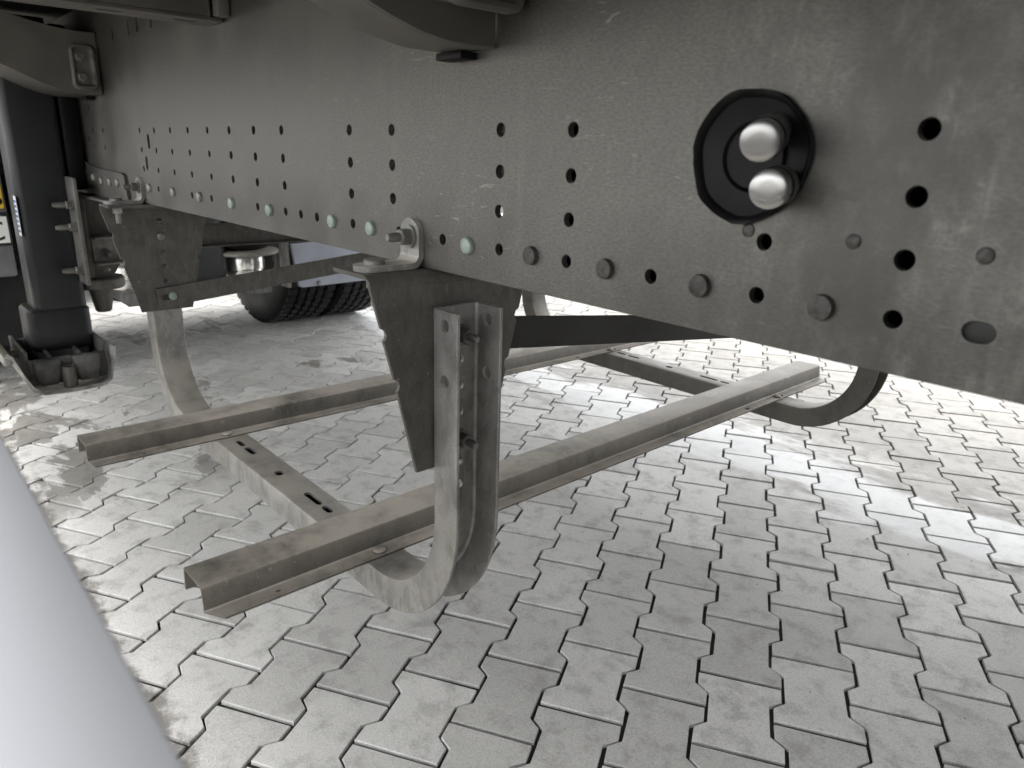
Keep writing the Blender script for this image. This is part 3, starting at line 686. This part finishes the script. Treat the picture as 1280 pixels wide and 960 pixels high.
def hanger(xw, sx, yc):
    """tapered, notched plate with a top flange turned towards sx; xw = face against the post"""
    T = 0.0055; zt = z(-0.1365); r = 0.012
    prof_h = [(0.118, -0.152), (0.1055, -0.198), (0.1005, -0.2005), (0.0985, -0.206), (0.1000, -0.2115), (0.1025, -0.214), (0.100, -0.222), (0.0893, -0.262), (0.0842, -0.2645), (0.0822, -0.270), (0.0837, -0.2755), (0.0858, -0.278), (0.0825, -0.290), (0.059, -0.390)]
    outl = [(yc + a, z(b_)) for a, b_ in prof_h] + [(yc - a, z(b_)) for a, b_ in reversed(prof_h)]
    hs_ = [rrect(yc + 0.003 - 0.006, z(b_) - 0.006, yc + 0.003 + 0.006, z(b_) + 0.006, 0.0015, 2) for b_ in ((-0.179,) if sx > 0 else ()) + (-0.251, -0.285, -0.320)]
    xa = xw + sx * T / 2
    pl_ = plate(outl, hs_, T, 'YZ', xa, 0.0008)
    o = place('hanger_plate', pl_, 'galv_dark', RK)
    # bent shoulder and top flange
    path = []
    prof2 = []
    for i in range(7):
        a = math.pi / 2 * i / 6; prof2.append((xw + sx * (r + 0.0005) - sx * (r) * math.cos(a), zt - r + r * math.sin(a)))
    outer = [(xw, z(-0.1522))] + prof2 + [(xw + sx * 0.082, zt)]
    inner = [(xw + sx * 0.082, zt - T)]
    for i in range(7):
        a = math.pi / 2 * (1 - i / 6); inner.append((xw + sx * (r + 0.0005) - sx * (r - T) * math.cos(a), zt - r + (r - T) * math.sin(a)))
    inner.append((xw + sx * T, z(-0.1522)))
    ring = outer + inner
    bm = bmesh.new(); va = []
    for s in (-1, 1): va.append([bm.verts.new((a, yc + s * (0.118 + (0.0 if b_ < zt - 0.004 else 0.002)), b_)) for a, b_ in ring])
    n_ = len(ring)
    for i in range(n_): bm.faces.new((va[0][i], va[0][(i + 1) % n_], va[1][(i + 1) % n_], va[1][i]))
    bm.faces.new(va[0]); bm.faces.new(list(reversed(va[1])))
    place('flange', from_bm(bm, True, 40), 'galv_dark', o)
    for zz in (-0.215,): fastener('bolt', ME_RIVET, 'bolt', o, (xw + sx * T, yc + 0.003, z(zz)), '-X' if sx < 0 else '+X')
    return o
def clip(x0, sx, y, sy, parent):
    """bent bar clip: one leg on the web, one leg on the hanger's flange"""
    W2, T, r = 0.0195, 0.007, 0.013
    zb = z(-0.1362); pts = []
    yw = y
    path = [((x0, yw - 0.0035 * sy - 0, z(-0.098)), (1, 0, 0), (0, -sy, 0))]
    prof = [(-W2, -0.0035), (W2, -0.0035), (W2, 0.0035), (-W2, 0.0035)]
    path = []
    # vertical leg rounded at the top: widths shrink along the cap
    def frame(p_, nrm, wdt): path.append((p_, (wdt, 0, 0), nrm))
    for i in range(7):
        a = math.pi / 2 * (1 - i / 6); wdt = max(0.12, math.cos(a))
        frame((x0, yw - sy * 0.0036, z(-0.098) + W2 * math.sin(a)), (0, -sy, 0), wdt)
    cy, cz = yw - sy * (0.0036 + r), zb + 0.0036 + r
    for i in range(9):
        a = math.pi / 2 * i / 8
        frame((x0, cy + sy * r * math.cos(a), cz - r * math.sin(a)), (0, -sy * math.cos(a), math.sin(a)), 1.0)
    for i in range(7):
        a = math.pi / 2 * i / 6; wdt = max(0.12, math.cos(a))
        frame((x0, yw - sy * (0.062 + W2 * math.sin(a)), zb + 0.0036), (0, 0, 1), wdt)
    o = place('clip_angle', from_bm(sweep(path, prof), True, 35), 'galv', parent)
    fastener('nut', ME_NUT, 'bolt', o, (x0 + 0.002, yw - sy * 0.0072, z(-0.100)), '-Y' if sy > 0 else '+Y')
    bm = bmesh.new(); lathe_bm(bm, [(0, 0), (0.0125, 0), (0.0125, 0.004), (0.0112, 0.0055), (0, 0.0058)], 24)
    link('bolt_head', from_bm(bm), 'bolt', o, (x0, yw - sy * 0.056, zb + 0.0072))
    bm = bmesh.new(); r6 = 0.0098; lathe_bm(bm, [(0, -0.0145), (r6, -0.0145), (r6, 0), (0, 0)], 6); lathe_bm(bm, [(0, -0.036), (0.005, -0.036), (0.0055, -0.034), (0.0055, -0.014)], 12)
    link('nut', from_bm(bm, True, 30), 'bolt', o, (x0, yw - sy * 0.056, zb - 0.0061))
for yc, y, sy in ((0.535, DW, 1), (1.778, 1.814, -1)):
    hn = hanger(XN, -1, yc); clip(-0.739, -1, y, sy, hn)
    hf = hanger(XF, 1, yc); clip(-1.820, 1, y, sy, hf)
    hf['label'] = 'rear tapered hanger plate' if sy > 0 else 'far side tapered hanger plate'
    if sy > 0: hn['label'] = 'front tapered hanger plate with notched edges'

# brace straps between the hangers of the two sides
def strap(x, p0, p1, wd, t=0.005, mat='galv_dark'):
    (y0, z0), (y1, z1) = p0, p1; a = math.atan2(z1 - z0, y1 - y0); L = math.hypot(y1 - y0, z1 - z0); ca, sa = math.cos(a), math.sin(a)
    rot = lambda pts: [(y0 + p_ * ca - q * sa, z(z0) + p_ * sa + q * ca) for p_, q in pts]
    me = plate(rot(rrect(-0.028, -wd / 2, L + 0.028, wd / 2, 0.002, 2)), [rot(slot(0.0, 0, 0.012, 0.0065)), rot(slot(L, 0, 0.012, 0.0065))], t, 'YZ', x, 0.0007)
    return place('brace_strap', me, mat, RK)
s1 = strap(XF + 0.0055 + 0.0062, (0.540, -0.357), (1.775, -0.248), 0.046)
fastener('bolt', ME_RIVET, 'rivet', s1, (XF + 0.0055 + 0.0087, 0.5465, z(-0.356)), '+X')
s2 = strap(XN - 0.0055 - 0.0032, (0.552, -0.222), (1.775, -0.367), 0.044, 0.005, 'strap_dark')
fastener('bolt', ME_RIVET, 'rivet', s2, (XN - 0.0055 - 0.0058, 0.552, z(-0.222)), '-X')

# hat rails lying across the two channels
def hat(x_near, x_far, y0, y1, chamfer):
    """closed top-hat section along Y; x = middle of the hat's top"""
    h, tw, fw, T, sl_ = 0.0385, 0.0355, 0.0285, 0.0032, 0.0035
    r = 0.004
    out = [(-tw - sl_ - fw, T), (-tw - sl_ - 0.002, T), (-tw - sl_, T + 0.002), (-tw, h - r), (-tw + r * .3, h - r * .3), (-tw + r, h), (tw - r, h), (tw - r * .3, h - r * .3), (tw, h - r), (tw + sl_, T + 0.002), (tw + sl_ + 0.002, T), (tw + sl_ + fw, T)]
    inn = [(tw + sl_ + fw, 0), (tw + sl_ - T, 0), (tw - T, h - T - 0.002), (tw - T - 0.002, h - T), (-tw + T + 0.002, h - T), (-tw + T, h - T - 0.002), (-tw - sl_ + T, 0), (-tw - sl_ - fw, 0)]
    prof = out + inn
    dx = (x_far - x_near) / (y1 - y0)
    path = []
    ys = [y0 + (y1 - y0) * i / 12 for i in range(13)]
    bm = bmesh.new(); rings = []
    for i, y in enumerate(ys):
        ring = []
        for a, b_ in prof:
            # flange ends are clipped at an angle at both ends of the rail
            yy = y
            if abs(a) > tw + sl_ + 0.004:
                if i == 0: yy = y + chamfer * (abs(a) - tw - sl_) / fw
                if i == 12: yy = y - chamfer * (abs(a) - tw - sl_) / fw
            ring.append(bm.verts.new((x_near + dx * (y - y0) + a, yy, ZT + 0.0003 + b_)))
        rings.append(ring)
    n_ = len(prof)
    for r0, r1 in zip(rings, rings[1:]):
        for i in range(n_): bm.faces.new((r0[i], r0[(i + 1) % n_], r1[(i + 1) % n_], r1[i]))
    bm.faces.new(rings[0]); bm.faces.new(list(reversed(rings[-1])))
    me = from_bm(bm, True, 30)
    cb = bmesh.new()
    for yy in (1.62, 1.79, 0.36):
        xx = x_near + dx * (yy - y0)
        cyl_cut(cb, (xx + tw + sl_ + 0.016, yy, ZT), 'Z', 0.008 if yy > 1 else 0.004, 0.012, 0.7)
    o = place('hat_rail', boolean_cut(me, cb), 'rail', RK)
    for yy in (0.535, 1.778):
        for s in (1, -1):
            xx = x_near + dx * (yy - y0) + s * (tw + sl_ + 0.015)
            fastener('carriage_bolt', domehead(0.0105, 0.006, 0.5) if not MEV.get('cb') else MEV['cb'], 'rail', o, (xx, yy - 0.006, ZT + T), '+Z')
    return o
h1 = hat(-0.941, -0.967, 0.262, 2.045, 0.018); h1['label'] = 'near dusty top-hat rail crossing the rack'
h2 = hat(-1.573, -1.552, 0.262, 2.045, 0.006); h2['label'] = 'far dusty top-hat rail crossing the rack'

# ------------------------------------------------------------------ the tractor in front
TU = empty('tractor_unit', (-4.1, 1.155, 0), 'dark tractor unit with twin rear tyres coupled ahead of the black landing leg', 'truck')
def tyre_mesh(wd=0.29, Ro=0.5):
    bm = bmesh.new(); hw = wd / 2
    prof = [(0.295, -hw + 0.03), (0.315, -hw + 0.008), (0.36, -hw - 0.006), (0.42, -hw - 0.010), (0.462, -hw - 0.004), (0.480, -hw + 0.002), (0.493, -hw + 0.012)]
    grooves = (-0.078, -0.026, 0.026, 0.078)
    tread = [(Ro - 0.002, -hw + 0.022)]
    for gy in grooves: tread += [(Ro, gy - 0.006), (Ro - 0.012, gy - 0.004), (Ro - 0.012, gy + 0.004), (Ro, gy + 0.006)]
    tread += [(Ro - 0.002, hw - 0.022)]
    prof2 = prof + tread + [(r, -y) for r, y in reversed(prof)]
    lathe_bm(bm, prof2, 72, 'Y')
    return from_bm(bm, True, 30)
def blocks_mesh(wd=0.29, Ro=0.5):
    """shoulder and centre blocks standing proud of the tread, two short rows of sipes between"""
    bm = bmesh.new()
    for k in range(54):
        a = 2 * math.pi * k / 54
        for y0, y1, da in ((-0.135, -0.088, 0), (-0.068, -0.036, 0.5), (-0.016, 0.016, 0), (0.036, 0.068, 0.5), (0.088, 0.135, 0)):
            aa = a + da * 2 * math.pi / 54; t = 0.020
            vs_ = []
            for rr, sc in ((Ro - 0.001, 1.0), (Ro + 0.009, 0.86)):
                for s1_, yy in ((-1, y0), (1, y0), (1, y1), (-1, y1)):
                    ang = aa + s1_ * t * sc / Ro
                    vs_.append(bm.verts.new((rr * math.cos(ang), yy, rr * math.sin(ang))))
            for f in ((4, 5, 6, 7), (0, 1, 5, 4), (1, 2, 6, 5), (2, 3, 7, 6), (3, 0, 4, 7)): bm.faces.new([vs_[i] for i in f])
    return from_bm(bm, False)
def rim_mesh():
    bm = bmesh.new()
    lathe_bm(bm, [(0.298, -0.118), (0.298, -0.128), (0.285, -0.126), (0.272, -0.09), (0.262, -0.02), (0.22, 0.03), (0.14, 0.05), (0.0, 0.05)], 40, 'Y')
    lathe_bm(bm, [(0.298, 0.118), (0.298, 0.128), (0.285, 0.126), (0.268, 0.10)], 40, 'Y')
    return from_bm(bm)
TY, BLK, RIMM = tyre_mesh(), blocks_mesh(), rim_mesh()
for i, yy in enumerate((0.185, 0.515, 1.815, 2.145)):
    t = link('tyre', TY, 'rubber', TU, (-4.10, yy, 0.5085))
    bk = link('tread_block', BLK, 'rubber', t, (-4.10, yy, 0.5085), (0, 0.05 * i, 0)); bk['kind'] = 'stuff'
    link('rim', RIMM, 'rim', t, (-4.10, yy, 0.5085), (0, 0, 0))
bm = bmesh.new(); lathe_bm(bm, [(0, -1.0), (0.06, -1.0), (0.065, -0.5), (0.13, -0.12), (0.16, 0), (0.13, 0.12), (0.065, 0.5), (0.06, 1.0), (0, 1.0)], 24, 'Y', (-4.10, 1.155, 0.5085))
place('axle', from_bm(bm), 'black_worn', TU)
bm = bmesh.new(); lathe_bm(bm, [(0, -0.27), (0.12, -0.25), (0.20, -0.16), (0.25, 0), (0.235, 0.12), (0.16, 0.24), (0.09, 0.34), (0, 0.36)], 28, 'X', (-4.02, 0.98, 0.46))
place('differential', from_bm(bm), 'black', TU)
place('silencer', box(-3.78, -3.50, 0.99, 1.31, 0.345, 0.70, 0.05, 4), 'black', TU)
for yy in (0.02, 1.78): place('fuel_tank', box(-6.2, -5.0, yy, yy + 0.52, 0.28, 0.86, 0.08, 4), 'black_worn', TU)
place('engine_sump', box(-7.6, -5.2, 0.82, 1.49, 0.32, 0.90, 0.08, 3), 'black', TU)
for yy in (0.72, 1.52): place('chassis_rail', box(-8.0, -3.35, yy, yy + 0.07, 0.68, 0.93, 0.004), 'black_worn', TU)
place('coupling_deck', box(-4.75, -3.45, 0.75, 1.56, 0.945, 1.04, 0.01), 'black_worn', TU)
place('frame_crossmember', box(-3.55, -3.45, 0.795, 1.515, 0.70, 0.92, 0.006), 'black', TU)
place('cab', box(-8.2, -6.3, 0.0, 2.31, 0.75, 3.4, 0.06), 'tail', TU)
def airspring(yc):
    bm = bmesh.new(); lathe_bm(bm, [(0, 0.495), (0.155, 0.495), (0.165, 0.489), (0.165, 0.478), (0.155, 0.472), (0, 0.472)], 36, 'Z', (-3.6, yc, 0))
    a = place('air_spring', from_bm(bm), 'galv', TU)
    bm = bmesh.new(); lathe_bm(bm, [(0, 0.4715), (0.088, 0.4715), (0.094, 0.46), (0.094, 0.405), (0.088, 0.398), (0.096, 0.392), (0.094, 0.36), (0, 0.36)], 36, 'Z', (-3.6, yc, 0))
    place('piston', from_bm(bm), 'polished', a)
    bm = bmesh.new(); lathe_bm(bm, [(0.07, 0.4955), (0.11, 0.505), (0.148, 0.54), (0.152, 0.585), (0.135, 0.63), (0.10, 0.66), (0, 0.66)], 36, 'Z', (-3.6, yc, 0))
    place('bellows', from_bm(bm), 'rubber', a)
    bm = bmesh.new(); box_bm(bm, -3.78, -3.42, yc - 0.055, yc + 0.055, 0.30, 0.3595, 0.006); place('spring_beam', from_bm(bm), 'black_worn', a)
airspring(1.425); airspring(0.885)
pn = plate([(1.535, z(-0.448)), (2.13, z(-0.425)), (2.13, z(-0.655)), (1.585, z(-0.662)), (1.565, z(-0.655))], [], 0.02, 'YZ', -3.31, 0.003)
PN = place('mudguard_panel', pn, 'silver_panel', TU, 'silver blue panel in front of the far twin tyres')
place('panel_edge', box(-3.40, -3.3205, 1.515, 1.534, z(-0.660), z(-0.445), 0.004), 'dirty_steel', PN)
fastener('bolt', ME_BOLT, 'bolt', PN, (-3.299, 1.668, z(-0.646)), '+X')
# tail on the near side: panel, yellow sheet, plate
tl = plate(rrect(-0.12, z(-0.520), 0.447, z(0.12), 0.01), [], 0.03, 'YZ', -3.42, 0.003); T1 = place('tail_panel', tl, 'tail', TU)
yl = plate(rrect(0.30, z(-0.262), 0.440, z(0.08), 0.006), [], 0.006, 'YZ', -3.4015, 0.001); Yp = place('warning_sheet', yl, 'yellow', TU, 'yellow sheet with black dots')
for yy, zz in ((0.422, -0.135), (0.424, -0.235), (0.33, -0.135), (0.33, -0.235)):
    bm = bmesh.new(); lathe_bm(bm, [(0, 0), (0.014, 0), (0.014, 0.0014), (0, 0.0016)], 20, 'X', (-3.3984, yy, z(zz))); place('black_dot', from_bm(bm), 'grommet', Yp)
place('plate_holder', box(-3.4045, -3.390, 0.0, 0.447, z(-0.400), z(-0.276), 0.004), 'black', TU)
pl = place('number_plate', box(-3.3895, -3.3855, 0.006, 0.440, z(-0.389), z(-0.290), 0.0015), 'white', TU, 'white number plate ending in the letter C')
cu = bpy.data.curves.new('letter', 'FONT'); cu.body = 'C'; cu.size = 0.105; cu.extrude = 0.0005
ob = bpy.data.objects.new('letter', cu); C.objects.link(ob); dg = bpy.context.evaluated_depsgraph_get()
me = bpy.data.meshes.new_from_object(ob.evaluated_get(dg)); bpy.data.objects.remove(ob); bpy.data.curves.remove(cu)
for v in me.vertices: v.co = Vector((-3.3848 + v.co.z, 0.355 + v.co.x, z(-0.378) + v.co.y))
me.materials.clear(); place('letter', me, 'black', pl)
bm = bmesh.new(); box_bm(bm, -3.72, -3.46, -0.02, 0.66, 0.20, 0.66, 0.02)
bm.free()
place('mudflap', box(-3.48, -3.465, -0.02, 0.50, 0.19, 0.485, 0.003), 'rubber', TU)
